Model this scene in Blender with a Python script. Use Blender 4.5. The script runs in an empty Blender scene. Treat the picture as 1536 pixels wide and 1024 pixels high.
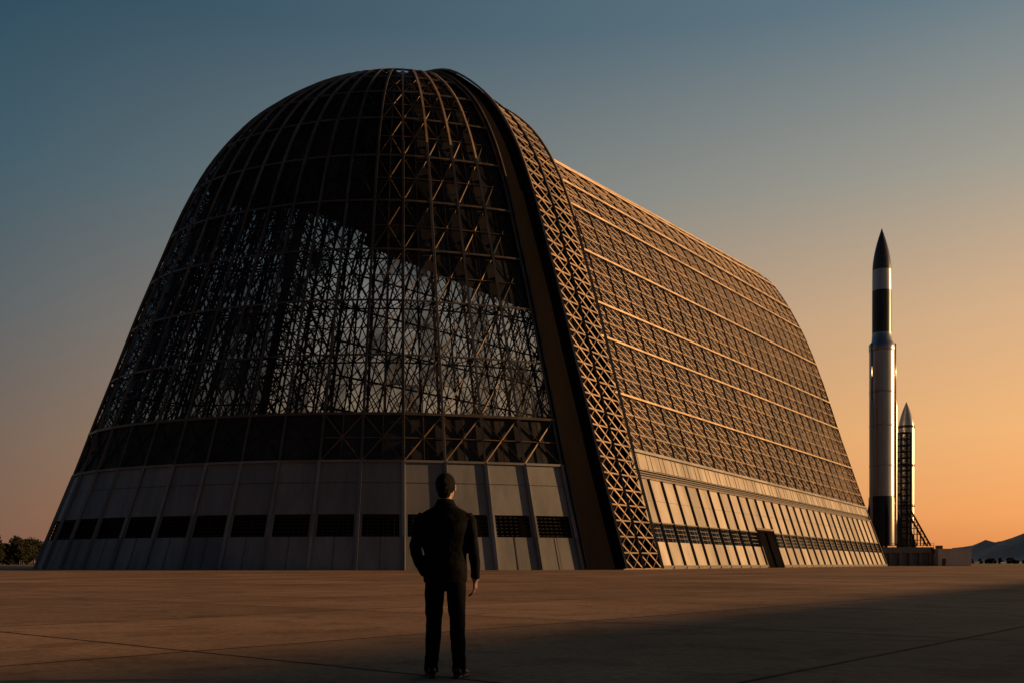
import bpy, bmesh, math, random
import numpy as np
from mathutils import Vector, Matrix
random.seed(7)
SC=bpy.context.scene
SC.view_settings.view_transform='Standard'
SC.view_settings.look='None'
SC.view_settings.exposure=0

# ------------------------------------------------------------ helpers
def link(o,parent=None):
    SC.collection.objects.link(o)
    if parent: o.parent=parent
    return o
def empty(name,loc=(0,0,0)):
    e=bpy.data.objects.new(name,None); e.location=loc; link(e); return e
class MB:
    def __init__(s): s.v=[];s.f=[];s.t=[]
    def beam(s,p,q,w,h=None):
        p=Vector(p);q=Vector(q);d=q-p
        if d.length<1e-5: return
        d.normalize(); h=h or w
        up=Vector((0,0,1)) if abs(d.z)<.95 else Vector((1,0,0))
        a=d.cross(up).normalized(); b=a.cross(d).normalized()
        a=a*(w/2); b=b*(h/2); n=len(s.v)
        for e in (p,q):
            s.v+= [tuple(e+a+b),tuple(e-a+b),tuple(e-a-b),tuple(e+a-b)]
        s.f+=[(n,n+1,n+5,n+4),(n+1,n+2,n+6,n+5),(n+2,n+3,n+7,n+6),(n+3,n,n+4,n+7),(n+3,n+2,n+1,n),(n+4,n+5,n+6,n+7)]
    def quad(s,a,b,c,d):
        n=len(s.v); s.v+=[tuple(a),tuple(b),tuple(c),tuple(d)]; s.f.append((n,n+1,n+2,n+3))
    def box(s,lo,hi,M=None):
        n=len(s.v)
        for z in (lo[2],hi[2]):
            for x,y in ((lo[0],lo[1]),(hi[0],lo[1]),(hi[0],hi[1]),(lo[0],hi[1])):
                p=Vector((x,y,z)); 
                if M: p=M@p
                s.v.append(tuple(p))
        s.f+=[(n+3,n+2,n+1,n),(n+4,n+5,n+6,n+7),(n,n+1,n+5,n+4),(n+1,n+2,n+6,n+5),(n+2,n+3,n+7,n+6),(n+3,n,n+4,n+7)]
    def lathe(s,prof,c=(0,0,0),seg=40):
        n=len(s.v)
        for r,z in prof:
            for i in range(seg):
                a=2*math.pi*i/seg; s.v.append((c[0]+r*math.cos(a),c[1]+r*math.sin(a),c[2]+z))
        for j in range(len(prof)-1):
            for i in range(seg):
                k=(i+1)%seg
                s.f.append((n+j*seg+i,n+j*seg+k,n+(j+1)*seg+k,n+(j+1)*seg+i))
    def obj(s,name,mat,parent=None,smooth=False,tint=False):
        m=bpy.data.meshes.new(name); m.from_pydata(s.v,[],s.f); m.update()
        if smooth:
            m.polygons.foreach_set('use_smooth',[True]*len(m.polygons))
        if tint:
            at=m.attributes.new('tint','FLOAT','FACE')
            at.data.foreach_set('value',[random.random() for _ in m.polygons])
        m.materials.append(mat)
        return link(bpy.data.objects.new(name,m),parent)

def mat(name,c1,c2=None,rough=.7,metal=0,scale=1.0,bump=0.0,bscale=None,streak=False,tint=0.0,spec=None,detail=6):
    m=bpy.data.materials.new(name); m.use_nodes=True; nt=m.node_tree; N=nt.nodes; L=nt.links
    b=N['Principled BSDF']; b.inputs['Roughness'].default_value=rough; b.inputs['Metallic'].default_value=metal
    if spec is not None: b.inputs['Specular IOR Level'].default_value=spec
    c2=c2 or c1
    tc=N.new('ShaderNodeTexCoord'); mp=N.new('ShaderNodeMapping'); L.new(tc.outputs['Object'],mp.inputs[0])
    if streak: mp.inputs['Scale'].default_value=(1,1,.12)
    nz=N.new('ShaderNodeTexNoise'); nz.inputs['Scale'].default_value=scale; nz.inputs['Detail'].default_value=detail
    nz.inputs['Roughness'].default_value=.65
    L.new(mp.outputs[0],nz.inputs['Vector'])
    cr=N.new('ShaderNodeValToRGB'); cr.color_ramp.elements[0].position=.32; cr.color_ramp.elements[1].position=.68
    cr.color_ramp.elements[0].color=(*c1,1); cr.color_ramp.elements[1].color=(*c2,1)
    L.new(nz.outputs['Fac'],cr.inputs[0]); col=cr.outputs[0]
    if tint>0:
        at=N.new('ShaderNodeAttribute'); at.attribute_name='tint'
        mr=N.new('ShaderNodeMapRange'); mr.inputs['To Min'].default_value=1-tint; mr.inputs['To Max'].default_value=1+tint*.4
        L.new(at.outputs['Fac'],mr.inputs['Value'])
        vm=N.new('ShaderNodeVectorMath'); vm.operation='SCALE'
        L.new(col,vm.inputs[0]); L.new(mr.outputs[0],vm.inputs['Scale']); col=vm.outputs[0]
    L.new(col,b.inputs['Base Color'])
    if bump>0:
        n2=N.new('ShaderNodeTexNoise'); n2.inputs['Scale'].default_value=bscale or scale*4; n2.inputs['Detail'].default_value=5
        L.new(tc.outputs['Object'],n2.inputs['Vector'])
        bp=N.new('ShaderNodeBump'); bp.inputs['Strength'].default_value=bump; bp.inputs['Distance'].default_value=.05
        L.new(n2.outputs['Fac'],bp.inputs['Height']); L.new(bp.outputs[0],b.inputs['Normal'])
    return m

M_steel=mat('rusty_sunlit_steel',(.042,.026,.015),(.20,.122,.062),.5,.3,scale=.16)  # bracing colour brightened and warmed to carry the low sun
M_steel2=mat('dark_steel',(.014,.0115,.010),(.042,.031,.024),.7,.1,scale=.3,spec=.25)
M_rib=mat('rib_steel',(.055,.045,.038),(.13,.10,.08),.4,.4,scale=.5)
M_edge=mat('sunlit_edge_steel',(.20,.15,.10),(.40,.30,.20),.4,.4,scale=.3)  # pale steel paints the thin sunlit line along edges
M_pur=mat('sunlit_purlin_steel',(.22,.16,.10),(.48,.35,.22),.4,.4,scale=.25)  # paler than the bracing, so sun highlights sit in the colour
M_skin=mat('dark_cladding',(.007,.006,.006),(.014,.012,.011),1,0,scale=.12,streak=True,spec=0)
M_hskin=mat('sunlit_side_cladding',(.018,.012,.008),(.085,.05,.027),.42,.1,scale=.09,streak=True,tint=.85,spec=.4,bump=.3,bscale=.9)  # browned to paint a sunlit glow; pane tones vary at random
M_white=mat('weathered_shaded_panel',(.15,.155,.165),(.28,.28,.285),.6,.1,scale=.35,streak=True,tint=.35)  # front-wall copy, darkened and blued to carry its shade
M_swhite=mat('weathered_sunlit_panel',(.25,.225,.185),(.45,.40,.33),.5,.15,scale=.35,streak=True,tint=.3)  # side-wall copy, lightened and warmed to carry the golden sun
M_dpan=mat('dark_panel',(.02,.02,.022),(.045,.044,.044),.6,.1,scale=.3,tint=.3,spec=.2)
M_glass=mat('window_glass',(.012,.014,.016),(.02,.02,.022),.15,0,scale=.5)
M_dark=mat('dark_opening',(.006,.006,.006),(.01,.01,.01),1,0,scale=.5,spec=0)
M_louv=mat('louver_metal',(.05,.045,.04),(.10,.09,.08),.5,.3,scale=.8)
# dirty translucent glazing
M_glaz=bpy.data.materials.new('dirty_glazing'); M_glaz.use_nodes=True; nt=M_glaz.node_tree; N=nt.nodes; L=nt.links
pb=N['Principled BSDF']; out=N['Material Output']; pb.inputs['Base Color'].default_value=(.03,.027,.024,1); pb.inputs['Roughness'].default_value=.35; pb.inputs['Specular IOR Level'].default_value=.25
tr_=N.new('ShaderNodeBsdfTransparent'); tr_.inputs[0].default_value=(.66,.78,.90,1)
at=N.new('ShaderNodeAttribute'); at.attribute_name='tint'; tc=N.new('ShaderNodeTexCoord')
nz=N.new('ShaderNodeTexNoise'); nz.inputs['Scale'].default_value=.09; nz.inputs['Detail'].default_value=7; nz.inputs['Roughness'].default_value=.7; L.new(tc.outputs['Object'],nz.inputs['Vector'])
m1=N.new('ShaderNodeMapRange'); m1.inputs['From Min'].default_value=.35; m1.inputs['From Max'].default_value=.66; m1.inputs['To Min'].default_value=.05; m1.inputs['To Max'].default_value=.72; L.new(nz.outputs['Fac'],m1.inputs['Value'])
m2=N.new('ShaderNodeMath'); m2.operation='POWER'; m2.inputs[1].default_value=3; L.new(at.outputs['Fac'],m2.inputs[0])
m3=N.new('ShaderNodeMath'); m3.operation='MULTIPLY_ADD'; m3.inputs[1].default_value=.5; m3.use_clamp=True; L.new(m2.outputs[0],m3.inputs[0]); L.new(m1.outputs[0],m3.inputs[2])
ms=N.new('ShaderNodeMixShader'); L.new(m3.outputs[0],ms.inputs[0]); L.new(tr_.outputs[0],ms.inputs[1]); L.new(pb.outputs[0],ms.inputs[2]); L.new(ms.outputs[0],out.inputs[0])

# ------------------------------------------------------------ hangar geometry
A=np.array([.5495,.8355]); PV=np.array([-.8355,.5495])
P1=np.array([22.3,150.]); P0=P1-12.75*A; HW=39.5; LEN=145.4
C0=P0+HW*PV; C1=P1+HW*PV
H1=78.; H2=86.5
def dense(tab,n=30):
    P=[np.array(q,float) for q in tab]; P=[2*P[0]-P[1]]+P+[2*P[-1]-P[-2]]; out=[]
    for i in range(1,len(P)-2):
        for k in range(n):
            u=k/n; a,b,c,d=P[i-1:i+3]
            out.append(.5*((2*b)+(-a+c)*u+(2*a-5*b+4*c-d)*u*u+(-a+3*b-3*c+d)*u**3))
    out.append(P[-2]); return np.array(out)
near=dense([(1,0),(.945,.1),(.89,.2),(.84,.297),(.78,.41),(.725,.515),(.665,.62),(.60,.73),(.52,.83),(.41,.915),(.25,.982),(.12,.998),(0,1)])
near[:,1]=np.maximum.accumulate(np.minimum(near[:,1],1))
far=dense([(1,0),(.945,.068),(.89,.14),(.84,.205),(.78,.285),(.725,.36),(.665,.44),(.6,.535),(.52,.645),(.41,.77),(.25,.905),(.12,.975),(0,1)])
far[:,1]=np.maximum.accumulate(np.minimum(far[:,1],1))
seg=np.hypot(np.diff(near[:,0]),np.diff(near[:,1])); T=np.concatenate([[0],np.cumsum(seg)]); T/=T[-1]
def gh(t): return float(np.interp(t,T,near[:,0])),float(np.interp(t,T,near[:,1]))
fh=far[:,1]+np.arange(len(far))*1e-9
def gfar(h): return float(np.interp(h,fh,far[:,0]))
nh=near[:,1]+np.arange(len(near))*1e-9
def t_of_h(h): return float(np.interp(h,nh,T))
def hall0(s,t,side):
    g,h=gh(t); k=max(0,min(1,s/LEN)); 
    kk=k**1.15
    g=g*(1-kk)+gfar(h)*kk if h<.999 else g*(1-kk)+ (0 if t>=1 else gfar(h))*kk
    H=H1+(H2-H1)*k
    if s>.001:
        H*=1-.045*(1-k); g*=1-.045*h*(1-k)
    c=C1+A*s - PV*side*HW*g
    return Vector((c[0],c[1],H*h))
def hall(s,t,side=1,off=0.):
    p=hall0(s,t,side)
    if off:
        e=.01; t1=min(1,t+e); t0=max(0,t-e)
        d=hall0(s,t1,side)-hall0(s,t0,side); ax=Vector((A[0],A[1],0))
        n=d.cross(ax).normalized()*side
        if n.z< -0.01: n=-n
        if t>=.999: n=Vector((0,0,1))
        out=Vector((-PV[0]*side,-PV[1]*side,0))
        if t<.9 and n.dot(out)<0: n=-n
        p=p-n*off
    return p
def hallz(s,z,side=1,off=0.):
    k=max(0,min(1,s/LEN)); H=H1+(H2-H1)*k
    return hall(s,t_of_h(z/H),side,off)
Bc=dense([tuple(P0),(4.6,134.6),(-12.9,129.8),(-26,129.6),(-39,132),(-56,139),(-67.5,147),(-75,156.5),(-78,167),(-74.5,177.5),(-65,184),(-50.7,182.7)])
bs=np.concatenate([[0],np.cumsum(np.hypot(*np.diff(Bc,axis=0).T))]); BL=bs[-1]
def dome0(u,t):
    g,h=gh(t); d=u*BL
    b=np.array([np.interp(d,bs,Bc[:,0]),np.interp(d,bs,Bc[:,1])])
    c=C0+(b-C0)*g
    return Vector((c[0],c[1],H1*h))
def dome(u,t,off=0.):
    p=dome0(u,t)
    if off:
        e=.008; tt=min(t,.985)
        a=dome0(min(1,u+e),tt)-dome0(max(0,u-e),tt); b=dome0(u,min(1,tt+e))-dome0(u,max(0,tt-e))
        n=a.cross(b)
        if n.length<1e-9: n=Vector((0,0,1))
        n.normalize(); r=Vector((p.x-C0[0],p.y-C0[1],20))
        if n.dot(r)<0: n=-n
        p=p-n*off
    return p
def tz(z,H=H1): return t_of_h(z/H)

hangar=empty('airship_hangar')
NR=24
ribs=[i/NR for i in range(NR+1)]
w=MB(); d=MB(); gl=MB(); rb=MB(); st=MB(); st2=MB(); ln=MB(); pl=MB(); jam=MB(); gz=MB(); ed=MB()
ZB=14.5; ZD=21.
def strip(mb,fn,u0,u1,z0,z1,off,n=2):
    for k in range(n):
        a=u0+(u1-u0)*k/n; b=u0+(u1-u0)*(k+1)/n
        mb.quad(fn(a,z0,off),fn(b,z0,off),fn(b,z1,off),fn(a,z1,off))
fd=lambda u,z,off:dome(u,tz(z),off)
for i in range(NR):
    u0,u1=ribs[i],ribs[i+1]
    for (z0,z1) in ((0,4.4),(7.4,14.5)):
        strip(w,fd,u0,u1,z0,z1,0,1)
    strip(gl,fd,u0,u1,4.3,7.5,.7)
    for zz in (4.4,7.4):
        w.quad(fd(u0,zz,0),fd(u1,zz,0),fd(u1,zz,.7),fd(u0,zz,.7))
    e=(u1-u0)*.09
    for (a,b) in ((u0,u0+e),(u1-e,u1)): strip(w,fd,a,b,4.4,7.4,.02,1)
    for k in range(6):
        zz=4.7+k*.48; st2.beam(fd(u0+e,zz,.3),fd(u1-e,zz,.3),.12,.16)
    for k in range(1,7):
        a=u0+e+(u1-u0-2*e)*k/7; st2.beam(fd(a,4.4,.2),fd(a,7.4,.2),.09)
    strip(d,fd,u0,u1,ZB,ZD,.25)
    um=(u0+u1)/2
    q=st if i<7 else st2  # sun-side bays take the brighter steel as painted sunlight
    q.beam(fd(u0,ZB,0),fd(u1,ZD,0),.16); q.beam(fd(u1,ZB,0),fd(u0,ZD,0),.16); q.beam(fd(um,ZB,0),fd(um,ZD,0),.12)
    q.beam(fd(u0,(ZB+ZD)/2,0),fd(u1,(ZB+ZD)/2,0),.12)
    ln.beam(fd(u0,11.6,-.03),fd(u1,11.6,-.03),.05,.07)
    ln.beam(fd(um,0,-.02),fd(um,4.4,-.02),.05,.05)
    pl.beam(fd(u0,ZB,-.15),fd(u1,ZB,-.15),.35,.3); rb.beam(fd(u0,ZD,-.15),fd(u1,ZD,-.15),.35,.35)
for i in range(NR+1):
    u=ribs[i]
    for k in range(3):
        z0,z1=[0,4.4,7.4][k],[4.4,7.4,14.5][k]
        pl.beam(fd(u,z0,-.12),fd(u,z1,-.12),.42,.42)
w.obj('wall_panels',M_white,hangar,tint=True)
d.obj('spandrel_panels',M_dpan,hangar,tint=True)
gl.obj('vent_recess',M_dark,hangar)
# --- dome lattice
t0=tz(ZD); NM=11
maj=[t0+(1-t0)*(k/NM)**.96*.985 for k in range(NM+1)]
for i in range(NR+1):
    u=ribs[i]
    ts=[t0+(maj[-1]-t0)*k/44 for k in range(45)]
    ts=[tz(ZB),(tz(ZB)+t0)/2]+ts
    for a,b in zip(ts[:-1],ts[1:]):
        (ed if i in (2,3,4) else rb).beam(dome(u,a,-.1),dome(u,b,-.1),.30,.34)  # a few ribs get pale steel to look sunlit
    ti=[t0+(.93-t0)*k/30 for k in range(31)]
    for k,(a,b) in enumerate(zip(ti[:-1],ti[1:])):
        st2.beam(dome(u,a,2.6),dome(u,b,2.6),.34)
        if k%2: st2.beam(dome(u,a,2.6),dome(u,b,.1),.16)
        else: st2.beam(dome(u,a,.1),dome(u,b,2.6),.16)
        st2.beam(dome(u,a,.1),dome(u,a,2.6),.12)
for j,tm in enumerate(maj[:-1]):
    for i in range(NR*2):
        a,b=i/(2*NR),(i+1)/(2*NR)
        rb.beam(dome(a,tm,-.05),dome(b,tm,-.05),.2,.24)
        st2.beam(dome(a,tm,2.6),dome(b,tm,2.6),.2)
        if i%2: st2.beam(dome(a,tm,2.6),dome(b,tm,0),.12)
        else: st2.beam(dome(a,tm,0),dome(b,tm,2.6),.12)
for j in range(len(maj)-2):
    ta,tb=maj[j],maj[j+1]; tm=(ta+tb)/2
    for i in range(NR):
        a,b=ribs[i],ribs[i+1]; m=(a+b)/2
        for (x,y) in ((a,m),(m,b)):
            for (p,q) in ((ta,tm),(tm,tb)):
                gz.quad(dome(x,p,.35),dome(y,p,.35),dome(y,q,.35),dome(x,q,.35))
        q=st if 1<i<6 else st2  # golden light on these columns comes from the brighter steel colour
        if gh(ta)[0]>.2:
            for (x,y) in ((a,ta),(b,ta),(a,tb),(b,tb)): q.beam(dome(x*.85+m*.15,y*.85+tm*.15,.22),dome(m,tm,.22),.11)
        if gh(ta)[0]>.35:
            q.beam(dome(m,ta,.15),dome(m,tb,.15),.11); q.beam(dome(a,tm,.15),dome(b,tm,.15),.10)
            st2.beam(dome(m,ta,2.6),dome(m,tb,2.6),.24)
            for (x,y) in ((a,m),(m,b)):
                for (p,q) in ((ta,tm),(tm,tb)):
                    st2.beam(dome(x,p,2.6),dome(y,q,2.6),.14); st2.beam(dome(y,p,2.6),dome(x,q,2.6),.14)
            for q in (ta+(tb-ta)*.25,tm,ta+(tb-ta)*.75):
                st2.beam(dome(m,q,2.6),dome(m,q+(tb-ta)*.2,.15),.11)
gz.obj('glazing',M_glaz,hangar,tint=True)
# dome top skin
sk=MB(); hs=MB()
for i in range(NR*2):
    a,b=i/(2*NR),(i+1)/(2*NR)
    lo_=.80
    tc_=np.linspace(t_of_h(lo_),1,9)
    for x,y in zip(tc_[:-1],tc_[1:]):
        sk.quad(dome(a,x,.9),dome(b,x,.9),dome(b,y,.9),dome(a,y,.9))
# door jamb: dark sheets over the first bay stand in for its shade
tj=np.linspace(0,1,50)
for x,y in zip(tj[:-1],tj[1:]):
    for k in range(2):
        a,b=k*.019,(k+1)*.019
        jam.quad(dome(a,x,-.45),dome(b,x,-.45),dome(b,y,-.45),dome(a,y,-.45))
    jam.quad(dome(.038,x,-.45),dome(.038,x,.6),dome(.038,y,.6),dome(.038,y,-.45))
    rb.beam(dome(.038,x,-.5),dome(.038,y,-.5),.22)

# --- end arch band
tl=np.linspace(0,1,46); 
def hallneg(s,t,side,off=0.):
    p=hall(0,t,side,off); return p+Vector((A[0]*s,A[1]*s,0))
for side in (1,-1):
    for a,b in zip(tl[:-1],tl[1:]):
        jam.beam(hallneg(-12.75,a,side,-.3),hallneg(-12.75,b,side,-.3),1.3,.9)
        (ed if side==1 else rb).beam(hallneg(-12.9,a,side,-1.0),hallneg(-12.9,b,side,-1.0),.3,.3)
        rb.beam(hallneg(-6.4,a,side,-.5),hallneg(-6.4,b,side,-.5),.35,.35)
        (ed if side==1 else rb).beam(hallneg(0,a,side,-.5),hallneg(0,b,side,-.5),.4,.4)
        for s0 in (-12.75,-6.4,0): st2.beam(hallneg(s0,a,side,2.4),hallneg(s0,b,side,2.4),.3)
    for k,(a,b) in enumerate(zip(tl[:-1],tl[1:])):
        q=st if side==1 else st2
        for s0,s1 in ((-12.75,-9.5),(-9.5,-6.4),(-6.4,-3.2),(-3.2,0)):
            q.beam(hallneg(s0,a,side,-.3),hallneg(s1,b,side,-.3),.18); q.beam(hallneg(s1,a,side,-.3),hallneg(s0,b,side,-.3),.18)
        q.beam(hallneg(-12.75,a,side,-.3),hallneg(0,a,side,-.3),.22)
        for s0 in (-12.75,-6.4,0):
            st2.beam(hallneg(s0,a,side,-.3),hallneg(s0,b,side,2.4),.16)
            st2.beam(hallneg(s0,b,side,-.3),hallneg(s0,a,side,2.4),.16)
        if side==1 or gh(a)[1]>.79:
            sk.quad(hallneg(-12.6,a,side,3.0),hallneg(0.6,a,side,3.0),hallneg(0.6,b,side,3.0),hallneg(-12.6,b,side,3.0))
            sk.quad(hallneg(-12.6,a,side,.3),hallneg(-12.6,a,side,3.0),hallneg(-12.6,b,side,3.0),hallneg(-12.6,b,side,.3))
            sk.quad(hallneg(.4,a,side,.3),hallneg(.4,a,side,4.5),hallneg(.4,b,side,4.5),hallneg(.4,b,side,.3))
jam.obj('shaded_door_jamb',M_skin,hangar)

# --- hall
NBAY=24; NLV=27
ss=[LEN*i/NBAY for i in range(NBAY+1)]; ss[0]=.02
def ZT(s): return 19.2-3.4*(s/LEN)
def tlev(s,j):
    H=H1+(H2-H1)*s/LEN; tb=t_of_h(ZT(s)/H); return tb+(1-tb)*j/NLV
pur=MB()
BIG={3,6,8,11,14,16,19,22,24,26}
for i in range(NBAY):
    s0,s1=ss[i],ss[i+1]; sm=(s0+s1)/2
    # lower edge of the roof cladding on the left side: straight line along the hall
    H0=H1+(H2-H1)*s0/LEN; H1_=H1+(H2-H1)*s1/LEN
    ta=t_of_h(.80-.13*s0/LEN); tb_=t_of_h(.80-.13*s1/LEN)
    for k in range(8):
        f0,f1=k/8,(k+1)/8
        sk.quad(hall(s0,ta+(1-ta)*f0,-1,1.0),hall(s1,tb_+(1-tb_)*f0,-1,1.0),hall(s1,tb_+(1-tb_)*f1,-1,1.0),hall(s0,ta+(1-ta)*f1,-1,1.0))
    for j in range(NLV+1):
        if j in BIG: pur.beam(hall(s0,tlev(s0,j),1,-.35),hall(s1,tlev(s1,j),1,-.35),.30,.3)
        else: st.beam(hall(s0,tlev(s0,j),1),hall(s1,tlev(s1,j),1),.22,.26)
        if j<NLV:
            for (x,y) in ((s0,sm),(sm,s1)):
                jj=j+.5
                for (p,q) in ((j,jj),(jj,j+1)):
                    st.beam(hall(x,tlev(x,p),1,.1),hall(y,tlev(y,q),1,.1),.12)
                    st.beam(hall(y,tlev(y,p),1,.1),hall(x,tlev(x,q),1,.1),.12)
                    hs.quad(hall(x,tlev(x,p),1,1.1),hall(y,tlev(y,p),1,1.1),hall(y,tlev(y,q),1,1.1),hall(x,tlev(x,q),1,1.1))
            st.beam(hall(s0,tlev(s0,j+.5),1,.1),hall(s1,tlev(s1,j+.5),1,.1),.14)
    for j in range(0,NLV,2):
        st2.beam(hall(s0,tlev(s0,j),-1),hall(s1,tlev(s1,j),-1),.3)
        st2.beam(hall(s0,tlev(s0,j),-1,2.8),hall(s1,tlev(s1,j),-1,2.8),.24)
        q=min(j+2,NLV)
        st2.beam(hall(s0,tlev(s0,j),-1),hall(s1,tlev(s1,q),-1),.15); st2.beam(hall(s1,tlev(s1,j),-1),hall(s0,tlev(s0,q),-1),.15)
        st2.beam(hall(s0,tlev(s0,j),1,3.4),hall(s1,tlev(s1,j),1,3.4),.24)
for i in range(NBAY+1):
    s=ss[i]
    for side in (1,-1):
        for j in range(NLV):
            a,b=tlev(s,j),tlev(s,j+1)
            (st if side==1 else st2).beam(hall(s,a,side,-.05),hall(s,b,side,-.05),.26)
            st2.beam(hall(s,a,side,3.2),hall(s,b,side,3.2),.34)
            if j%2: st2.beam(hall(s,a,side,0.2),hall(s,b,side,3.2),.17)
            else: st2.beam(hall(s,a,side,3.2),hall(s,b,side,.2),.17)
pur.obj('main_purlins',M_pur,hangar)
# side walls
wp=MB(); wg=MB(); wl=MB(); dk=MB()
NP=30
def K(s): return 1-.17*s/LEN
fs={sd:(lambda s,z,off,sd=sd:hallz(max(s,.02),z*K(s),sd,off)) for sd in (1,-1)}
for side in (1,-1):
    f=fs[side]
    edges=[LEN*i/NP for i in range(NP+1)]
    for i in range(NP):
        s0,s1=edges[i],edges[i+1]
        door = side==1 and 49.5<(s0+s1)/2<59
        e=(s1-s0)*.07
        if door:
            wp.quad(f(s0,8.2,0),f(s1,8.2,0),f(s1,15,0),f(s0,15,0))
            dk.quad(f(s0,0,1.2),f(s1,0,1.2),f(s1,8.2,1.2),f(s0,8.2,1.2))
            wp.quad(f(s0,8.2,0),f(s1,8.2,0),f(s1,8.2,1.2),f(s0,8.2,1.2))
            for x in (s0,s1):
                if abs(x-53.3)>1.5: wp.quad(f(x,0,0),f(x,8.2,0),f(x,8.2,1.2),f(x,0,1.2))
            rb.beam(f(s0,8.2,-.15),f(s1,8.2,-.15),.4)
        else:
            wp.quad(f(s0,0,0),f(s1,0,0),f(s1,4.4,0),f(s0,4.4,0))
            wp.quad(f(s0,7.4,0),f(s1,7.4,0),f(s1,15,0),f(s0,15,0))
            wg.quad(f(s0,4.3,.5),f(s1,4.3,.5),f(s1,7.5,.5),f(s0,7.5,.5))
            wp.quad(f(s0,4.4,0),f(s1,4.4,0),f(s1,4.4,.5),f(s0,4.4,.5))
            wp.quad(f(s0,7.4,0),f(s1,7.4,0),f(s1,7.4,.5),f(s0,7.4,.5))
            for (a,b) in ((s0,s0+e),(s1-e,s1)): wp.quad(f(a,4.4,.02),f(b,4.4,.02),f(b,7.4,.02),f(a,7.4,.02))
            for k in range(1,5): wl.beam(f(s0+(s1-s0)*k/5,4.4,.15),f(s0+(s1-s0)*k/5,7.4,.15),.11)
            for k in range(1,4): wl.beam(f(s0+e,4.4+.75*k,.15),f(s1-e,4.4+.75*k,.15),.1)
            wl.beam(f(s0,7.5,-.1),f(s1,7.5,-.1),.18)
            wl.beam(f(s0,.3,-.12),f(s1,.3,-.12),.3,.5)
        wg.quad(f(s0,14.9,.4),f(s1,14.9,.4),f(s1,16.6,.4),f(s0,16.6,.4))
        for k in range(4): wl.beam(f(s0,15.2+.4*k,.15),f(s1,15.2+.4*k,.15),.1,.14)
        wp.quad(f(s0,16.5,0),f(s1,16.5,0),f(s1,19.2,0),f(s0,19.2,0))
        for k in range(1,3): wl.beam(f(s0+(s1-s0)*k/3,16.5,-.02),f(s0+(s1-s0)*k/3,19.2,-.02),.07)
        wl.beam(f(s0,11.2,-.02),f(s1,11.2,-.02),.05)
        rb.beam(f(s0,14.95,-.15),f(s1,14.95,-.15),.3); pl.beam(f(s0,19.3,-.3),f(s1,19.3,-.3),.45,.4)
    for x in edges:
        if side==1 and abs(x-53.3)<1.5: 
            rb.beam(f(x,8.2,-.16),f(x,14.8,-.16),.3); continue
        for z0,z1 in ((0,4.4),(4.4,7.4),(7.4,14.8)): rb.beam(f(x,z0,-.16),f(x,z1,-.16),.3)
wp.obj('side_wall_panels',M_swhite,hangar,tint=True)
wg.obj('side_windows',M_glass,hangar)
dk.obj('door_opening',M_dark,hangar)
wl.obj('side_louvers',M_louv,hangar)
ln.obj('panel_seams',M_louv,hangar)
pl.obj('pilasters',M_white,hangar,tint=True)
hs.obj('sunlit_side_cladding',M_hskin,hangar,tint=True)
# far end shell
E=C1+A*LEN
def fend(u,t):
    ph=math.pi*u; g,h=gh(t); g=gfar(h) if t<1 else 0
    c=E-PV*math.cos(ph)*HW*g+A*math.sin(ph)*14*g
    return Vector((c[0],c[1],H2*h))
tt=np.linspace(0,1,30)
for i in range(16):
    a,b=i/16,(i+1)/16
    for x,y in zip(tt[:-1],tt[1:]):
        sk.quad(fend(a,x),fend(b,x),fend(b,y),fend(a,y))
        st.beam(fend(a,x)+Vector((A[0],A[1],0))*.4,fend(a,y)+Vector((A[0],A[1],0))*.4,.3)
        st.beam(fend(a,x)+Vector((A[0],A[1],0))*.4,fend(b,x)+Vector((A[0],A[1],0))*.4,.22)
sk.obj('cladding',M_skin,hangar); rb.obj('ribs',M_rib,hangar); st.obj('bracing',M_steel,hangar); st2.obj('trusses',M_steel2,hangar); ed.obj('sunlit_edge_ribs',M_edge,hangar)

# ------------------------------------------------------------ ground
gm=bpy.data.materials.new('concrete_apron'); gm.use_nodes=True; nt=gm.node_tree; N=nt.nodes; L=nt.links
b=N['Principled BSDF']; tc=N.new('ShaderNodeTexCoord')
n1=N.new('ShaderNodeTexNoise'); n1.inputs['Scale'].default_value=.16; n1.inputs['Detail'].default_value=8; n1.inputs['Roughness'].default_value=.6
n2=N.new('ShaderNodeTexNoise'); n2.inputs['Scale'].default_value=9; n2.inputs['Detail'].default_value=8; n2.inputs['Roughness'].default_value=.7
n3=N.new('ShaderNodeTexNoise'); n3.inputs['Scale'].default_value=.9; n3.inputs['Detail'].default_value=6; n3.inputs['Distortion'].default_value=1.2
for n in (n1,n2,n3): L.new(tc.outputs['Object'],n.inputs['Vector'])
mp=N.new('ShaderNodeMapping'); mp.inputs['Rotation'].default_value=(0,0,math.radians(-50)); mp.inputs['Location'].default_value=(1.3,2.2,0)
L.new(tc.outputs['Object'],mp.inputs[0])
br=N.new('ShaderNodeTexBrick'); br.offset=0; br.inputs['Scale'].default_value=1; br.inputs['Brick Width'].default_value=7.6; br.inputs['Row Height'].default_value=6.1
br.inputs['Mortar Size'].default_value=.04; br.inputs['Mortar Smooth'].default_value=.2
br.inputs['Color1'].default_value=(.76,.76,.76,1); br.inputs['Color2'].default_value=(1.12,1.10,1.07,1); br.inputs['Mortar'].default_value=(.14,.14,.14,1)
nw=N.new('ShaderNodeTexNoise'); nw.inputs['Scale'].default_value=1.5
vw=N.new('ShaderNodeVectorMath'); vw.operation='MULTIPLY_ADD'; vw.inputs[1].default_value=(.06,.06,0)
L.new(mp.outputs[0],nw.inputs['Vector']); L.new(nw.outputs['Color'],vw.inputs[0]); L.new(mp.outputs[0],vw.inputs[2]); L.new(vw.outputs[0],br.inputs['Vector'])
r1=N.new('ShaderNodeValToRGB'); r1.color_ramp.elements[0].position=.3; r1.color_ramp.elements[1].position=.7
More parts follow.
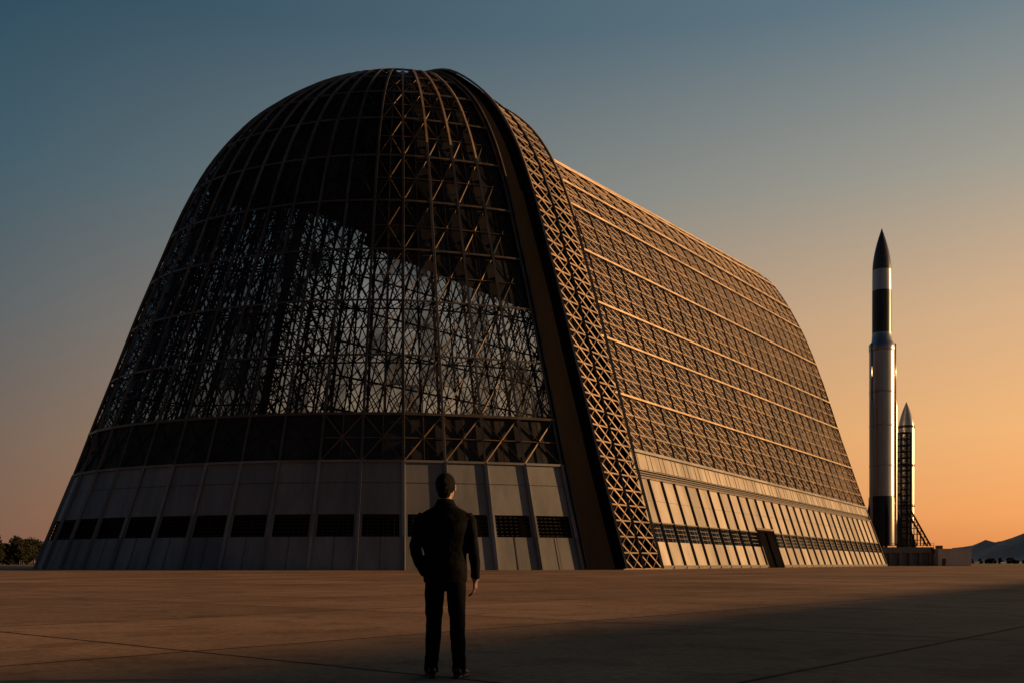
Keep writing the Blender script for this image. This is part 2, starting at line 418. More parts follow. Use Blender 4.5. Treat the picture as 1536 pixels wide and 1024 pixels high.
r1.color_ramp.elements[0].color=(.24,.15,.092,1); r1.color_ramp.elements[1].color=(.46,.295,.185,1)
L.new(n1.outputs['Fac'],r1.inputs[0])
mx=N.new('ShaderNodeMix'); mx.data_type='RGBA'; mx.blend_type='MULTIPLY'; mx.inputs[0].default_value=1
L.new(r1.outputs[0],mx.inputs[6]); L.new(br.outputs['Color'],mx.inputs[7])
mr=N.new('ShaderNodeMapRange'); mr.inputs['From Min'].default_value=.3; mr.inputs['From Max'].default_value=.7; mr.inputs['To Min'].default_value=.62; mr.inputs['To Max'].default_value=1.25
L.new(n2.outputs['Fac'],mr.inputs['Value'])
mr3=N.new('ShaderNodeMapRange'); mr3.inputs['From Min'].default_value=.32; mr3.inputs['From Max'].default_value=.5; mr3.inputs['To Min'].default_value=.72; mr3.inputs['To Max'].default_value=1
L.new(n3.outputs['Fac'],mr3.inputs['Value'])
mm=N.new('ShaderNodeMath'); mm.operation='MULTIPLY'; L.new(mr.outputs[0],mm.inputs[0]); L.new(mr3.outputs[0],mm.inputs[1])
vs=N.new('ShaderNodeVectorMath'); vs.operation='SCALE'; L.new(mx.outputs[2],vs.inputs[0]); L.new(mm.outputs[0],vs.inputs['Scale'])
L.new(vs.outputs[0],b.inputs['Base Color']); b.inputs['Roughness'].default_value=.85; b.inputs['Specular IOR Level'].default_value=.05
bp=N.new('ShaderNodeBump'); bp.inputs['Strength'].default_value=.2; bp.inputs['Distance'].default_value=.015
L.new(n2.outputs['Fac'],bp.inputs['Height']); L.new(bp.outputs[0],b.inputs['Normal'])
g=MB(); R=9000; g.quad((-R,-R,0),(R,-R,0),(R,R,0),(-R,R,0)); g.obj('ground',gm)
M_grass=mat('dry_grass',(.045,.04,.02),(.10,.08,.045),.9,0,scale=.05,bump=.3)
fg=MB()
fg.quad((-2500,330,.02),(-60,330,.02),(300,700,.02),(-2500,3000,.02))
fg.quad((150,350,.02),(2500,350,.02),(4000,3600,.02),(420,3600,.02))
fg.obj('grass_field',M_grass)

# ------------------------------------------------------------ rockets
def px(u,Y): return (u-768)/1493*Y
def pz(v,Y): return 1+(843-v)/1493*Y
M_rw=mat('rocket_white_paint',(.36,.37,.38),(.56,.55,.54),.28,.5,scale=.3,streak=True)
M_rb=mat('rocket_black_paint',(.018,.018,.02),(.035,.035,.036),.35,.1,scale=.5)
M_rg=mat('rocket_grey_paint',(.05,.052,.056),(.09,.09,.092),.3,.3,scale=.5)
M_rs=mat('rocket_bare_metal',(.3,.29,.28),(.5,.48,.46),.3,.8,scale=.4,streak=True)
rk=empty('rocket'); YR=312.
cx=px(1324.5,YR); 
def ra(w): return w/2/1493*YR
cz=lambda v:pz(v,YR)
RL=ra(36); RU=ra(27)
c=(cx-.4,YR,0)
def lat(name,prof,m,parent,c=c,seg=48):
    mb=MB(); mb.lathe(prof,c,seg); return mb.obj(name,m,parent,smooth=True)
lat('body_lower',[(RL,cz(815)),(RL,cz(760)),(RL,cz(700)),(RL,cz(560)),(RL,cz(528))],M_rw,rk)
lat('shaded_engine_skirt',[(RL*1.05,cz(818)),(RL*1.05,cz(748)),(RL*1.005,cz(744))],M_rb,rk)  # black here stands in for the darkness at the rocket's base
lat('interstage',[(RL,cz(528)),(RL*1.03,cz(526)),(RL*1.03,cz(517)),(RU*1.08,cz(512)),(RU*1.03,cz(500))],M_rs,rk)
lat('second_stage',[(RU*1.03,cz(500)),(RU*1.02,cz(437))],M_rb,rk)
lat('payload_band',[(RU*1.02,cz(437)),(RU,cz(406))],M_rw,rk)
n=[]
for k in range(15):
    x=k/14; n.append((RU*max(.02,(1-x**1.7)),cz(406)+(cz(343)-cz(406))*x))
lat('nose_cone',[(RU*1.0,cz(406)+0)]+n[1:],M_rg,rk)
mb=MB()
for v_ in (590,640,700): mb.lathe([(RL*1.0,cz(v_)),(RL*1.015,cz(v_)+.1),(RL*1.015,cz(v_)+.5),(RL*1.0,cz(v_)+.6)],c,48)
mb.obj('weld_rings',M_rs,rk,smooth=True)
mb=MB()
for ang in (200,340,90):
    a=math.radians(ang); r=RL*1.06
    cc=(c[0]+r*math.cos(a),c[1]+r*math.sin(a),0)
    mb.lathe([(.05,cz(596)),(.45,cz(606)),(.5,cz(612)),(.5,cz(815))],cc,16)
    mb.beam((cc[0],cc[1],cz(516)),(cc[0],cc[1],cz(600)),.3)
mb.obj('side_boosters',M_rs,rk,smooth=True)
mb=MB()
for ang in (190,350,80,270):
    a=math.radians(ang); x=c[0]+RL*math.cos(a); y=c[1]+RL*math.sin(a); o=Vector((math.cos(a),math.sin(a),0))
    p=[Vector((x,y,cz(818))),Vector((x,y,cz(745))),Vector((x,y,cz(775)))+o*1.6,Vector((x,y,cz(818)))+o*1.9]
    t_=Vector((-o.y,o.x,0))*.2
    mb.quad(*[q+t_ for q in p]); mb.quad(*[q-t_ for q in p][::-1])
    for i in range(4):
        k=(i+1)%4; mb.quad(p[i]+t_,p[k]+t_,p[k]-t_,p[i]-t_)
mb.obj('tail_fins',M_rb,rk)
mb=MB()
for k in range(5):
    a=2*math.pi*k/5; rr=0 if k==0 else RL*.5
    mb.lathe([(1.0,cz(826)),(.75,cz(822)),(.4,cz(817))],(c[0]+rr*math.cos(a),c[1]+rr*math.sin(a),0),16)
mb.obj('engine_nozzles',M_rs,rk,smooth=True)

rk2=empty('rocket.001'); Y2=318.; c2=(px(1359.5,Y2),Y2,0); r2=11.5/1493*Y2; z2=lambda v:pz(v,Y2)
lat('body',[(r2,z2(826)),(r2,z2(645)),(r2*.97,z2(640))],M_rw,rk2,c2)
n=[(r2*.97,z2(640))]+[(r2*.97*(1-(k/12)**1.5)+.01,z2(640)+(z2(602)-z2(640))*k/12) for k in range(1,13)]
lat('nose_cone',n,M_rw,rk2,c2)
mb=MB()
for v_ in (642,700,760): mb.lathe([(r2,z2(v_)),(r2*1.03,z2(v_)+.05),(r2*1.03,z2(v_)+.7),(r2,z2(v_)+.8)],c2)
mb.obj('black_bands',M_rb,rk2,smooth=True)
mb=MB()
for ang in (0,90,180,270):
    a=math.radians(ang+20); o=Vector((math.cos(a),math.sin(a),0)); q=Vector(c2)+o*r2
    mb.quad(q+Vector((0,0,z2(826))),q+Vector((0,0,z2(795))),q+o*1.4+Vector((0,0,z2(812))),q+o*1.6+Vector((0,0,z2(826))))
mb.obj('tail_fins',M_rb,rk2)
gt=empty('launch_gantry'); mb=MB(); YG=311.; gx0,gx1=px(1351.5,YG),px(1366,YG); gw=3.
zb,zt=pz(818,YG),pz(648,YG); nl=18
cs=[(gx0,YG),(gx1,YG),(gx1,YG+gw),(gx0,YG+gw)]
for x,y in cs: mb.beam((x,y,zb),(x,y,zt),.42)
for k in range(nl+1):
    z=zb+(zt-zb)*k/nl; z2_=zb+(zt-zb)*(k+1)/nl
    for i in range(4):
        p,q=cs[i],cs[(i+1)%4]; mb.beam((*p,z),(*q,z),.3)
        if k<nl: mb.beam((*p,z),(*q,z2_),.12) if k%2 else mb.beam((*q,z),(*p,z2_),.12)
    if k%3==0: mb.box((gx0,YG,z-.06),(gx1,YG+gw,z+.06))
for v_ in (690,740,790):
    mb.beam((gx0,YG+1,pz(v_,YG)),(cx+RL*.7,YG+1,pz(v_,YG)),.5,.6)
mb.obj('tower_frame',M_steel2,gt)
mb=MB()
for yo in (0,gw):
    mb.beam((gx1,YG+yo,pz(765,YG)),(px(1396,YG),YG+yo,zb),.45)
    for k in range(1,6):
        f_=k/6; x=gx1+(px(1396,YG)-gx1)*f_; z=pz(765,YG)+(zb-pz(765,YG))*f_
        mb.beam((x,YG+yo,z),(x,YG+yo,zb),.16); mb.beam((x,YG+yo,z),(gx1,YG+yo,z),.14)
for k in range(12):
    f_=k/12; x=gx1+(px(1396,YG)-gx1)*f_; z=pz(765,YG)+(zb-pz(765,YG))*f_
    mb.beam((x,YG,z),(x,YG+gw,z),.3,.1)
mb.obj('access_stair',M_steel2,gt)
M_conc=mat('pad_concrete',(.22,.20,.18),(.34,.31,.28),.8,0,scale=.4,streak=True)
pad=empty('launch_platform'); mb=MB()
x0,x1=px(1322,305),px(1397,305)
mb.box((x0-6,303,3.9),(x1,330,pz(820,305))); mb.box((x0-4,304,0),(x1-1,329,3.9))
for k in range(7):
    x=x0-4+(x1-x0+3)*k/6; mb.box((x-.4,303.2,0),(x+.4,304.0,3.9))
mb.obj('deck',M_conc,pad)
mb=MB()
for k in range(13):
    x=x0-6+(x1-x0+6)*k/12; mb.beam((x,303.3,pz(820,305)),(x,303.3,pz(820,305)+1.2),.1)
for dz in (.6,1.2): mb.beam((x0-6,303.3,pz(820,305)+dz),(x1,303.3,pz(820,305)+dz),.09)
mb.obj('railing',M_steel2,pad)
mb=MB()
mb.beam((x1-1,303,pz(820,305)),(px(1406,305),303,.2),.5,.3)
mb.obj('ramp',M_steel2,pad)
ut=empty('utility_building'); mb=MB(); ux0,ux1=px(1407,300),px(1457,300)
mb.box((ux0,300,0),(ux1,310,4.9)); mb.box((ux0-.2,299.8,4.9),(ux1+.2,310.2,5.2)); mb.obj('walls',mat('painted_block',(.6,.56,.5),(.75,.7,.64),.7,0,scale=.4,streak=True),ut)
mb=MB()
mb.box((ux0+1.2,299.9,0),(ux0+2.3,299.98,2.2))
mb.obj('door',M_louv,ut)
mb=MB()
for (x,y,h) in ((ux0+2,304,1.0),): mb.box((x-.8,y-.8,5.2),(x+.8,y+.8,5.2+h))
mb.obj('roof_vent',M_louv,ut)

# ------------------------------------------------------------ hills
M_hill=mat('hazy_hill_scrub',(.42,.31,.26),(.58,.43,.36),.95,0,scale=.006,bump=.4)  # pale reddish tone stands in for distance haze
def ridge(name,pts,Y,depth,amp=1.):
    mb=MB(); nx=300; ny=12; x0,x1=pts[0][0],pts[-1][0]
    from mathutils import noise
    for j in range(ny+1):
        f=j/ny; y=Y+depth*(f-.5)
        for i in range(nx+1):
            x=x0+(x1-x0)*i/nx
            h=float(np.interp(x,[q[0] for q in pts],[q[1] for q in pts]))
            nn=noise.fractal(Vector((x*.006,y*.006,3)),.9,2.1,7)
            z=(h*(1+.5*amp*nn)+10*amp*abs(nn))*math.sin(math.pi*min(1,max(0,f)))**.8
            mb.v.append((x,y,z-.5))
    for j in range(ny):
        for i in range(nx):
            a=j*(nx+1)+i; mb.f.append((a,a+1,a+nx+2,a+nx+1))
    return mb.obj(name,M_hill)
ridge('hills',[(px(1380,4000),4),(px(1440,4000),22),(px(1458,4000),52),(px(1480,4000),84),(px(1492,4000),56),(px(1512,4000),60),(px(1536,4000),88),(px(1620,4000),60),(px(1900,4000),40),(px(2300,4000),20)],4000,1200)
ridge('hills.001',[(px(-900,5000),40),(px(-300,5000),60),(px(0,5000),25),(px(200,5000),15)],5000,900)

# ------------------------------------------------------------ trees
M_leaf=mat('tree_foliage',(.012,.013,.008),(.032,.032,.017),.8,0,scale=.3,spec=.1)
M_bark=mat('tree_bark',(.03,.022,.016),(.06,.045,.03),.9)
def treeline(name,x0,x1,Y,h0,h1,n,dy=20,leaf=.8):
    e=empty(name); lf=MB(); tr=MB(); rnd=random.Random(len(name)*7+int(abs(x0)))
    for i in range(n):
        x=x0+(x1-x0)*(i+rnd.random())/n; y=Y+rnd.uniform(-dy,dy); H=rnd.uniform(h0,h1)
        tr.beam((x,y,0),(x+rnd.uniform(-.3,.3),y,H*.5),.4); 
        for k in range(4):
            a=rnd.random()*6.28; tr.beam((x,y,H*.35),(x+math.cos(a)*H*.2,y+math.sin(a)*H*.2,H*.7),.18)
        for cl in range(12):
            a=rnd.random()*6.28; r=rnd.random()**.5*H*.36; zc=H*rnd.uniform(.12,.9); r*=(1.1-zc/H*.55)
            cxx,cyy=x+r*math.cos(a),y+r*math.sin(a); R_=H*rnd.uniform(.08,.17)
            for q in range(50):
                v=Vector((rnd.gauss(0,1),rnd.gauss(0,1),rnd.gauss(0,.8))).normalized()*R_*rnd.uniform(.5,1.1)
                o=Vector((cxx,cyy,zc))+v; s_=leaf*rnd.uniform(.4,1)
                u_=Vector((rnd.gauss(0,1),rnd.gauss(0,1),rnd.gauss(0,1))).normalized(); w_=u_.orthogonal().normalized()
                lf.quad(o-u_*s_*.5,o+w_*s_*.4,o+u_*s_*.5,o-w_*s_*.4)
    lf.obj('foliage',M_leaf,e); tr.obj('trunks',M_bark,e)
treeline('tree_line',px(-160,430),px(85,430),430,9,13,60,25,1.1)
treeline('tree_line.001',px(1455,900),px(1640,900),900,3,6,60,40,1.6)

# ------------------------------------------------------------ light direction
EL=math.radians(9.5); AZ=math.radians(5)
# ------------------------------------------------------------ unseen building to the right, sized to cast the foreground shadow
wh=empty('shadow_casting_building'); Ed=np.array([.582,.813]); O=np.array([84.2,16.])
Nn=np.array([.813,-.582]); HWH=88.9*math.tan(EL)
Mw=Matrix(((Ed[0],Nn[0],0,O[0]),(Ed[1],Nn[1],0,O[1]),(0,0,1,0),(0,0,0,1)))
mb=MB(); mb.box((-60,0,0),(130,34,HWH),Mw); mb.obj('walls',M_white,wh,tint=True)
mb=MB()
for a,b_ in ((0,17),(17,34)):
    z=[HWH+.02,HWH+2.0] if a==0 else [HWH+2.0,HWH+.02]
    mb.quad(*[Mw@Vector(q) for q in ((-60,a,z[0]),(130,a,z[0]),(130,b_,z[1]),(-60,b_,z[1]))])
mb.obj('roof',M_dpan,wh,tint=True)
mb=MB()
for k in range(12): mb.box((-54+k*15.5,-.15,0),(-44+k*15.5,-.02,8.5),Mw)
mb.obj('rolling_doors',M_louv,wh)
mb=MB()
for k in range(40): mb.box((-58+k*4.7,-.14,10.6),(-55+k*4.7,-.02,12.6),Mw)
mb.obj('windows',M_glass,wh)

# ------------------------------------------------------------ man
man=empty('man_in_suit',(-.58,8.68,0))
M_suit=mat('suit_wool',(.004,.004,.005),(.007,.0068,.0075),.9,0,scale=14,bump=.5,bscale=9,spec=.08)
M_trou=mat('trouser_wool',(.004,.004,.005),(.007,.007,.008),.9,0,scale=14,bump=.4,bscale=7,spec=.08)
M_shoe=mat('shoe_leather',(.008,.007,.006),(.014,.012,.010),.45,0,scale=9,spec=.3)
M_flesh=mat('skin',(.24,.13,.085),(.31,.17,.112),.55,0,scale=18,bump=.15,bscale=60)
M_hair=mat('hair',(.007,.0055,.0045),(.013,.010,.007),.8,0,scale=60,bump=.9,bscale=140,spec=.15)
M_shirt=mat('shirt_cotton',(.30,.30,.32),(.36,.36,.36),.8,0,scale=20)
def loft(rings,seg=28,cap=True):
    mb=MB(); n=len(rings)
    for i,r in enumerate(rings):
        c=Vector(r[0]); rx,ry=r[1],r[2]
        a=Vector(rings[max(0,i-1)][0]); b2=Vector(rings[min(n-1,i+1)][0]); d=(b2-a).normalized()
        if len(r)>3 and r[3]=='flat': d=Vector((0,0,1 if d.z>=0 else -1))
        ex=Vector((1,0,0)); ex=(ex-d*ex.dot(d)).normalized(); ey=d.cross(ex).normalized()
        for k in range(seg):
            th=2*math.pi*k/seg; ct,s_=math.cos(th),math.sin(th)
            mb.v.append(tuple(c+ex*rx*math.copysign(abs(ct)**.88,ct)+ey*ry*math.copysign(abs(s_)**.88,s_)))
    for j in range(n-1):
        for k in range(seg):
            q=(k+1)%seg; mb.f.append((j*seg+k,j*seg+q,(j+1)*seg+q,(j+1)*seg+k))
    if cap:
        mb.f.append(tuple(range(seg))[::-1]); mb.f.append(tuple((n-1)*seg+k for k in range(seg)))
    return mb
def fuse(name,parts,m,parent,voxel=.008,smooth=6,disp=None):
    mb=MB()
    for p in parts:
        n=len(mb.v); mb.v+=p.v; mb.f+=[tuple(i+n for i in f) for f in p.f]
    o=mb.obj(name,m,parent)
    bm=bmesh.new(); bm.from_mesh(o.data); bmesh.ops.recalc_face_normals(bm,faces=bm.faces); bm.to_mesh(o.data); bm.free()
    r=o.modifiers.new('r','REMESH'); r.mode='VOXEL'; r.voxel_size=voxel; r.use_smooth_shade=True
    s=o.modifiers.new('s','SMOOTH'); s.iterations=smooth; s.factor=.5
    bpy.context.view_layer.update()
    dg=bpy.context.evaluated_depsgraph_get(); me=bpy.data.meshes.new_from_object(o.evaluated_get(dg))
    o.modifiers.clear(); o.data=me
    if disp:
        for v in me.vertices: v.co=disp(v.co.copy())
    me.polygons.foreach_set('use_smooth',[True]*len(me.polygons))
    if not me.materials: me.materials.append(m)
    return o
from mathutils import noise as mn
def folds(co):
    x,y,z=co
    a=mn.noise(Vector((x*5,y*5,z*11)))*.008
    a+=mn.noise(Vector((x*14+3,y*14,z*20)))*.003
    if y<0 and abs(x)<.02 and z<1.35: a-=.003*(1-abs(x)/.02)*(2.0 if z<1.0 else 1)
    d=Vector((x,y,0)); 
    if d.length>1e-4: d.normalize()
    return co+d*a
torso=loft([((0,.0,.825),.186,.128,'flat'),((0,0,.86),.19,.13,'flat'),((0,-.01,.95),.190,.132,'flat'),((0,-.005,1.05),.187,.122,'flat'),((0,0,1.12),.190,.12,'flat'),
  ((0,-.005,1.22),.203,.128,'flat'),((0,-.012,1.32),.218,.130,'flat'),((0,-.014,1.38),.226,.118,'flat'),((0,-.012,1.42),.215,.095,'flat'),((0,-.010,1.45),.175,.083,'flat'),((0,-.006,1.48),.118,.076,'flat'),((0,0,1.51),.082,.070,'flat'),((0,.006,1.535),.070,.067,'flat')],seg=36)
armR=loft([((.185,-.012,1.415),.048,.055),((.216,-.015,1.36),.054,.066),((.232,-.018,1.25),.053,.064),((.242,-.016,1.15),.050,.060),((.250,-.005,1.07),.048,.056),((.256,.02,.99),.045,.05),((.260,.045,.92),.041,.045),((.258,.062,.865),.040,.042)],seg=22)
armL=loft([((-.185,-.012,1.415),.048,.055),((-.218,-.018,1.36),.054,.066),((-.240,-.028,1.25),.054,.064),((-.258,-.035,1.15),.052,.060),((-.256,-.022,1.08),.050,.056),((-.234,.02,1.01),.046,.05),((-.208,.075,.95),.042,.046),((-.19,.12,.905),.040,.043)],seg=22)
fuse('jacket',[torso,armR,armL],M_suit,man,.0075,6,folds)
def leg(sx,fx,fy):
    return loft([((sx*.075,0,.93),.088,.115,'flat'),((sx*.083,0,.86),.092,.112,'flat'),((sx*.092,.0,.76),.088,.098,'flat'),((sx*.098,.0,.64),.080,.088,'flat'),((sx*.102,.005,.50),.070,.076,'flat'),
      ((sx*.106,-.004+fy*.4,.36),.067,.074,'flat'),((sx*.110+fx*.6,-.008+fy*.8,.22),.062,.068,'flat'),((sx*.113+fx,fy,.10),.060,.066,'flat'),((sx*.113+fx,fy,.045),.062,.070,'flat')],seg=26)
pel=loft([((0,0,.80),.10,.10,'flat'),((0,0,.86),.165,.115,'flat'),((0,0,.98),.16,.11,'flat')])
def tf(co):
    x,y,z=co
    k=1.6 if z<.25 or .45<z<.6 else 1
    a=mn.noise(Vector((x*9,y*9,z*13+5)))*.005*k
    a+=mn.noise(Vector((x*3,y*3,z*32)))*.004*(1 if z<.22 else .3)
    c=Vector((.1 if x>0 else -.1,0,0)); d=Vector((x-c.x,y,0))
    if d.length>1e-4: d.normalize()
    return co+d*a
fuse('trousers',[leg(1,.008,-.015),leg(-1,-.012,.02),pel],M_trou,man,.0075,4,tf)
def shoe(x,y,rot):
    Mx=Matrix.Translation((x,y,0))@Matrix.Rotation(rot,4,'Z')
    mb=loft([((0,-.085,.045),.028,.032),((0,-.07,.048),.036,.045),((0,-.02,.055),.040,.052),((0,.05,.045),.043,.042),((0,.12,.034),.048,.031),((0,.17,.028),.043,.026),((0,.20,.024),.026,.020)],seg=20)
    mb.v=[tuple(Mx@Vector((v[0],v[1],max(.012,v[2])))) for v in mb.v]
    so=MB(); outl=[(-.030,-.11),(.030,-.11),(.036,-.05),(.034,.0),(.044,.06),(.050,.12),(.042,.175),(.018,.205),(-.018,.205),(-.042,.175),(-.048,.12),(-.040,.06),(-.033,0),(-.036,-.05)]
    n=len(outl)
    for z in (0.0,.018): so.v+=[tuple(Mx@Vector((a,b3,z))) for a,b3 in outl]
    so.f+=[tuple(range(n))[::-1],tuple(range(n,2*n))]+[(i,(i+1)%n,(i+1)%n+n,i+n) for i in range(n)]
    return mb,so
s1=shoe(.122,-.02,math.radians(-14)); s2=shoe(-.126,.015,math.radians(10))
fuse('shoes',[s1[0],s1[1],s2[0],s2[1]],M_shoe,man,.005,2)
Mh=Matrix.Translation((.004,.015,1.66))@Matrix.Rotation(math.radians(-14),4,'Z')@Matrix.Rotation(math.radians(2),4,'X')
def ell(c,r,seg=20):
    mb=MB(); 
    prof=[(math.sin(math.pi*k/seg),-math.cos(math.pi*k/seg)) for k in range(seg+1)]
    mb.lathe([(max(p[0],.001),p[1]) for p in prof],(0,0,0),24)
    mb.v=[(c[0]+v[0]*r[0],c[1]+v[1]*r[1],c[2]+v[2]*r[2]) for v in mb.v]; return mb
def xf(mb,M):
    mb.v=[tuple(M@Vector(v)) for v in mb.v]; return mb
hp=[ell((0,-.008,.02),(.078,.098,.098)), ell((0,.03,-.045),(.060,.068,.075)), ell((0,.062,-.085),(.030,.03,.026)),
    loft([((0,.098,.012),.010,.010),((0,.108,-.012),.013,.012),((0,.116,-.028),.017,.012),((0,.10,-.036),.014,.01)],seg=12),
    ell((0,.092,-.058),(.026,.014,.007)),ell((0,.090,-.068),(.023,.014,.008)),
    ell((.03,.083,.022),(.022,.012,.007)),ell((-.03,.083,.022),(.022,.012,.007)),
    ell((.083,-.005,-.012),(.010,.020,.033)),ell((-.083,-.005,-.012),(.010,.020,.033)),
    ell((.086,-.012,.002),(.010,.016,.018)),ell((-.086,-.012,.002),(.010,.016,.018))]
for q in hp: xf(q,Mh)
neck=loft([((0,.0,1.47),.066,.066),((0,.004,1.52),.060,.062),((0,.008,1.57),.057,.06),((.002,.012,1.62),.058,.062)],seg=24)
fuse('head',hp+[neck],M_flesh,man,.0045,4)
ey=[xf(ell((sx*.03,.088,.008),(.012,.009,.008)),Mh) for sx in (1,-1)]
eo=MB()
for p in ey:
    n=len(eo.v); eo.v+=p.v; eo.f+=[tuple(i+n for i in f) for f in p.f]
eo.obj('eyes',M_shirt,man,smooth=True)
hair=ell((0,-.016,.024),(.086,.100,.101),28); 
nv=[]
for i,v in enumerate(hair.v):
    x,y,z=v
    lim=-.088 if y<-.025 else (-.088+(y+.025)*1.3 if y<.06 else .022+(y-.06)*.9)
    if z<-.02 and y<.0:
        k=min(1,(-.02-z)/.06); x*=1+.10*k; y=-.016+(y+.016)*(1+.06*k)
    if z<lim:
        k=(lim-z); x*=.9; y*=.9; z=lim-k*.2
    nv.append((x,y,z))
hair.v=nv
nape=ell((0,-.055,-.055),(.060,.038,.050),16)
def hd(co):
    n_=mn.noise(co*38)*.0035+mn.noise(co*90)*.0015
    c=Vector((0,0,1.66)); return co+(co-c).normalized()*n_
fuse('hair',[xf(hair,Mh),xf(nape,Mh)],M_hair,man,.0045,2,hd)
col=loft([((0,.002,1.50),.071,.071),((0,.005,1.550),.062,.063)],seg=30,cap=False); col.obj('shirt_collar',M_shirt,man,smooth=True)
jl=loft([((0,-.002,1.485),.092,.084),((0,.0,1.515),.079,.075),((0,.003,1.547),.071,.070),((0,.002,1.538),.075,.074),((0,-.004,1.495),.096,.09)],seg=30,cap=False); jl.obj('jacket_collar',M_suit,man,smooth=True)
def hand(M,mir=1):
    parts=[loft([((0,0,.02),.024,.020),((0,.002,-.01),.026,.021),((0,.004,-.04),.017,.037),((0,.004,-.07),.016,.042),((0.002,.003,-.092),.014,.040)],seg=18)]
    spec=[(.030,.040,.026,.021,.0085),(.010,.045,.029,.022,.0088),(-.010,.042,.027,.021,.0083),(-.028,.034,.021,.018,.0073)]
    for (y,l1,l2,l3,r) in spec:
        p=Vector((.001,y,-.080)); ch=[(tuple(p),r*1.05,r*1.05)]
        ang=math.radians(8)
        for l,da in ((l1+.012,14),(l2,22),(l3,16)):
            ang+=math.radians(da); p=p+Vector((-math.sin(ang)*mir,y*.02,-math.cos(ang)))*l; ch.append((tuple(p),r*.95,r*.95)); r*=.93
        parts.append(loft(ch,seg=12))
        parts.append(ell(tuple(p),(r,r,r),8))
    th=[((0,.022,-.03),.014,.014),((-.006*mir,.042,-.055),.0125,.0125),((-.012*mir,.052,-.082),.0105,.0105),((-.017*mir,.052,-.104),.009,.009)]
    parts.append(loft(th,seg=12)); parts.append(ell(th[-1][0],(.009,.009,.009),8))
    for q in parts: xf(q,M)
    return parts
fuse('hand_right',hand(Matrix.Translation((.256,.068,.862))@Matrix.Rotation(math.radians(12),4,'X')@Matrix.Rotation(math.radians(-15),4,'Z'),1),M_flesh,man,.003,2)
fuse('hand_left',hand(Matrix.Translation((-.185,.13,.897))@Matrix.Rotation(math.radians(42),4,'X')@Matrix.Rotation(math.radians(25),4,'Z'),-1),M_flesh,man,.003,2)
cuf=loft([((.2575,.064,.862),.034,.036),((.2565,.068,.852),.033,.035)],seg=24,cap=False); cuf.obj('shirt_cuff',M_shirt,man,smooth=True)

# ------------------------------------------------------------ light
dsun=Vector((math.cos(EL)*math.cos(AZ),math.cos(EL)*math.sin(AZ),math.sin(EL)))
ld=bpy.data.lights.new('sun','SUN'); ld.energy=5; ld.angle=math.radians(.5); ld.color=(1,.55,.23)
lo=link(bpy.data.objects.new('sun',ld)); lo.rotation_euler=dsun.to_track_quat('Z','Y').to_euler()
wd=bpy.data.worlds.new('World'); SC.world=wd; wd.use_nodes=True; nt=wd.node_tree; N=nt.nodes; L=nt.links
bg=N['Background']; sky=N.new('ShaderNodeTexSky'); sky.sky_type='NISHITA'; sky.sun_disc=False
sky.sun_elevation=EL; sky.sun_rotation=math.radians(85); sky.altitude=0; sky.air_density=1.3; sky.dust_density=2.5; sky.ozone_density=2.0
def lin(c): return tuple(((x/255+.055)/1.055)**2.4 if x>10 else x/255/12.92 for x in c)
geo=N.new('ShaderNodeTexCoord'); nrm=N.new('ShaderNodeVectorMath'); nrm.operation='NORMALIZE'; L.new(geo.outputs['Generated'],nrm.inputs[0])
sp=N.new('ShaderNodeSeparateXYZ'); L.new(nrm.outputs[0],sp.inputs[0])
def ramp(stops):
    r=N.new('ShaderNodeValToRGB'); r.color_ramp.interpolation='LINEAR'
    e=r.color_ramp.elements
    while len(e)<len(stops): e.new(.5)
    for el,(p,cc) in zip(e,stops): el.position=p; el.color=(*lin(cc),1)
    L.new(sp.outputs['Z'],r.inputs[0]); return r
rl=ramp([(0,(122,88,72)),(.095,(110,92,82)),(.224,(82,92,97)),(.342,(56,85,99)),(.47,(36,68,86)),(1,(18,36,56))])
rr_=ramp([(0,(224,136,74)),(.045,(244,164,96)),(.12,(242,180,116)),(.224,(214,174,132)),(.342,(160,155,142)),(.47,(100,121,132)),(1,(24,42,62))])
flat=N.new('ShaderNodeVectorMath'); flat.operation='MULTIPLY'; flat.inputs[1].default_value=(1,1,0); L.new(nrm.outputs[0],flat.inputs[0])
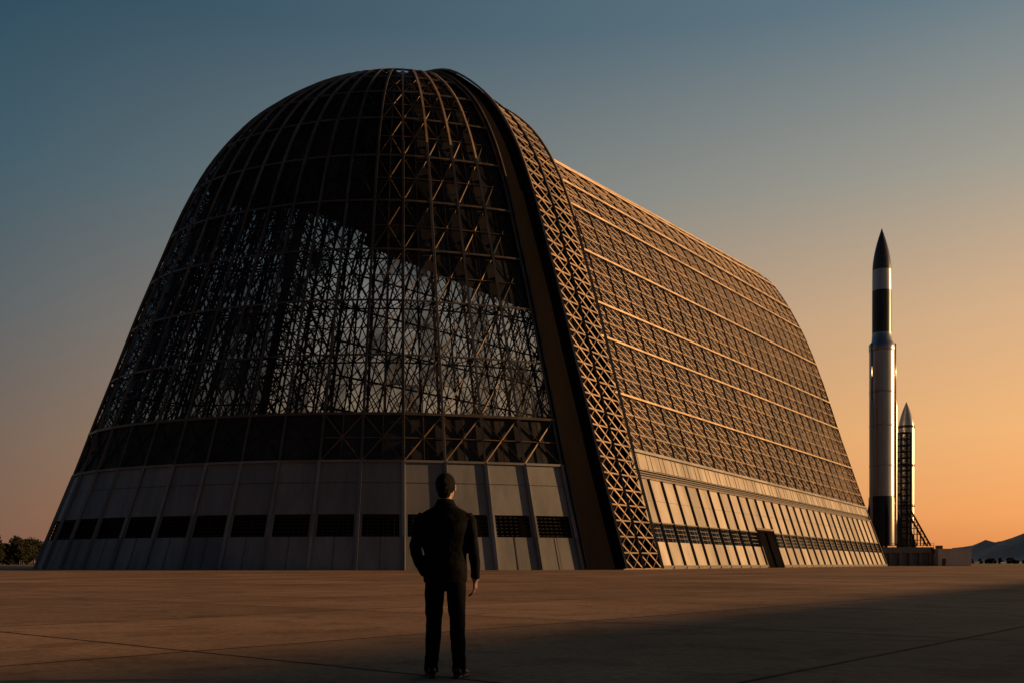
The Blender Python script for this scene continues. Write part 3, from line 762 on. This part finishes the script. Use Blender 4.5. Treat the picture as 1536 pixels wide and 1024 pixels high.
fn=N.new('ShaderNodeVectorMath'); fn.operation='NORMALIZE'; L.new(flat.outputs[0],fn.inputs[0])
dt=N.new('ShaderNodeVectorMath'); dt.operation='DOT_PRODUCT'; dt.inputs[1].default_value=(math.cos(AZ),math.sin(AZ),0); L.new(fn.outputs[0],dt.inputs[0])
fr=N.new('ShaderNodeMapRange'); fr.inputs['From Min'].default_value=-.42; fr.inputs['From Max'].default_value=.55; L.new(dt.outputs['Value'],fr.inputs['Value'])
mxs=N.new('ShaderNodeMix'); mxs.data_type='RGBA'; L.new(fr.outputs[0],mxs.inputs[0]); L.new(rl.outputs[0],mxs.inputs[6]); L.new(rr_.outputs[0],mxs.inputs[7])
# sky behind the camera is dimmed and blued to cut fill light
sy=N.new('ShaderNodeSeparateXYZ'); L.new(fn.outputs[0],sy.inputs[0])
bk=N.new('ShaderNodeMapRange'); bk.inputs['From Min'].default_value=-.5; bk.inputs['From Max'].default_value=.6; L.new(sy.outputs['Y'],bk.inputs['Value'])
tn=N.new('ShaderNodeMix'); tn.data_type='RGBA'; tn.inputs[6].default_value=(.16,.24,.34,1); tn.inputs[7].default_value=(1,1,1,1); L.new(bk.outputs[0],tn.inputs[0])
sc=N.new('ShaderNodeVectorMath'); sc.operation='MULTIPLY'; L.new(mxs.outputs[2],sc.inputs[0]); L.new(tn.outputs[2],sc.inputs[1])
ns=N.new('ShaderNodeVectorMath'); ns.operation='SCALE'; ns.inputs['Scale'].default_value=.005; L.new(sky.outputs[0],ns.inputs[0])
ad=N.new('ShaderNodeVectorMath'); ad.operation='ADD'; L.new(sc.outputs[0],ad.inputs[0]); L.new(ns.outputs[0],ad.inputs[1])
L.new(ad.outputs[0],bg.inputs[0]); bg.inputs[1].default_value=1.0

# ------------------------------------------------------------ camera
cd=bpy.data.cameras.new('camera'); cd.lens=35; cd.sensor_width=36; cd.shift_y=(843-512)/1536; cd.clip_end=20000; cd.clip_start=.1
co=link(bpy.data.objects.new('camera',cd)); co.location=(0,0,1.0); co.rotation_euler=(math.radians(90),0,0)
SC.camera=co
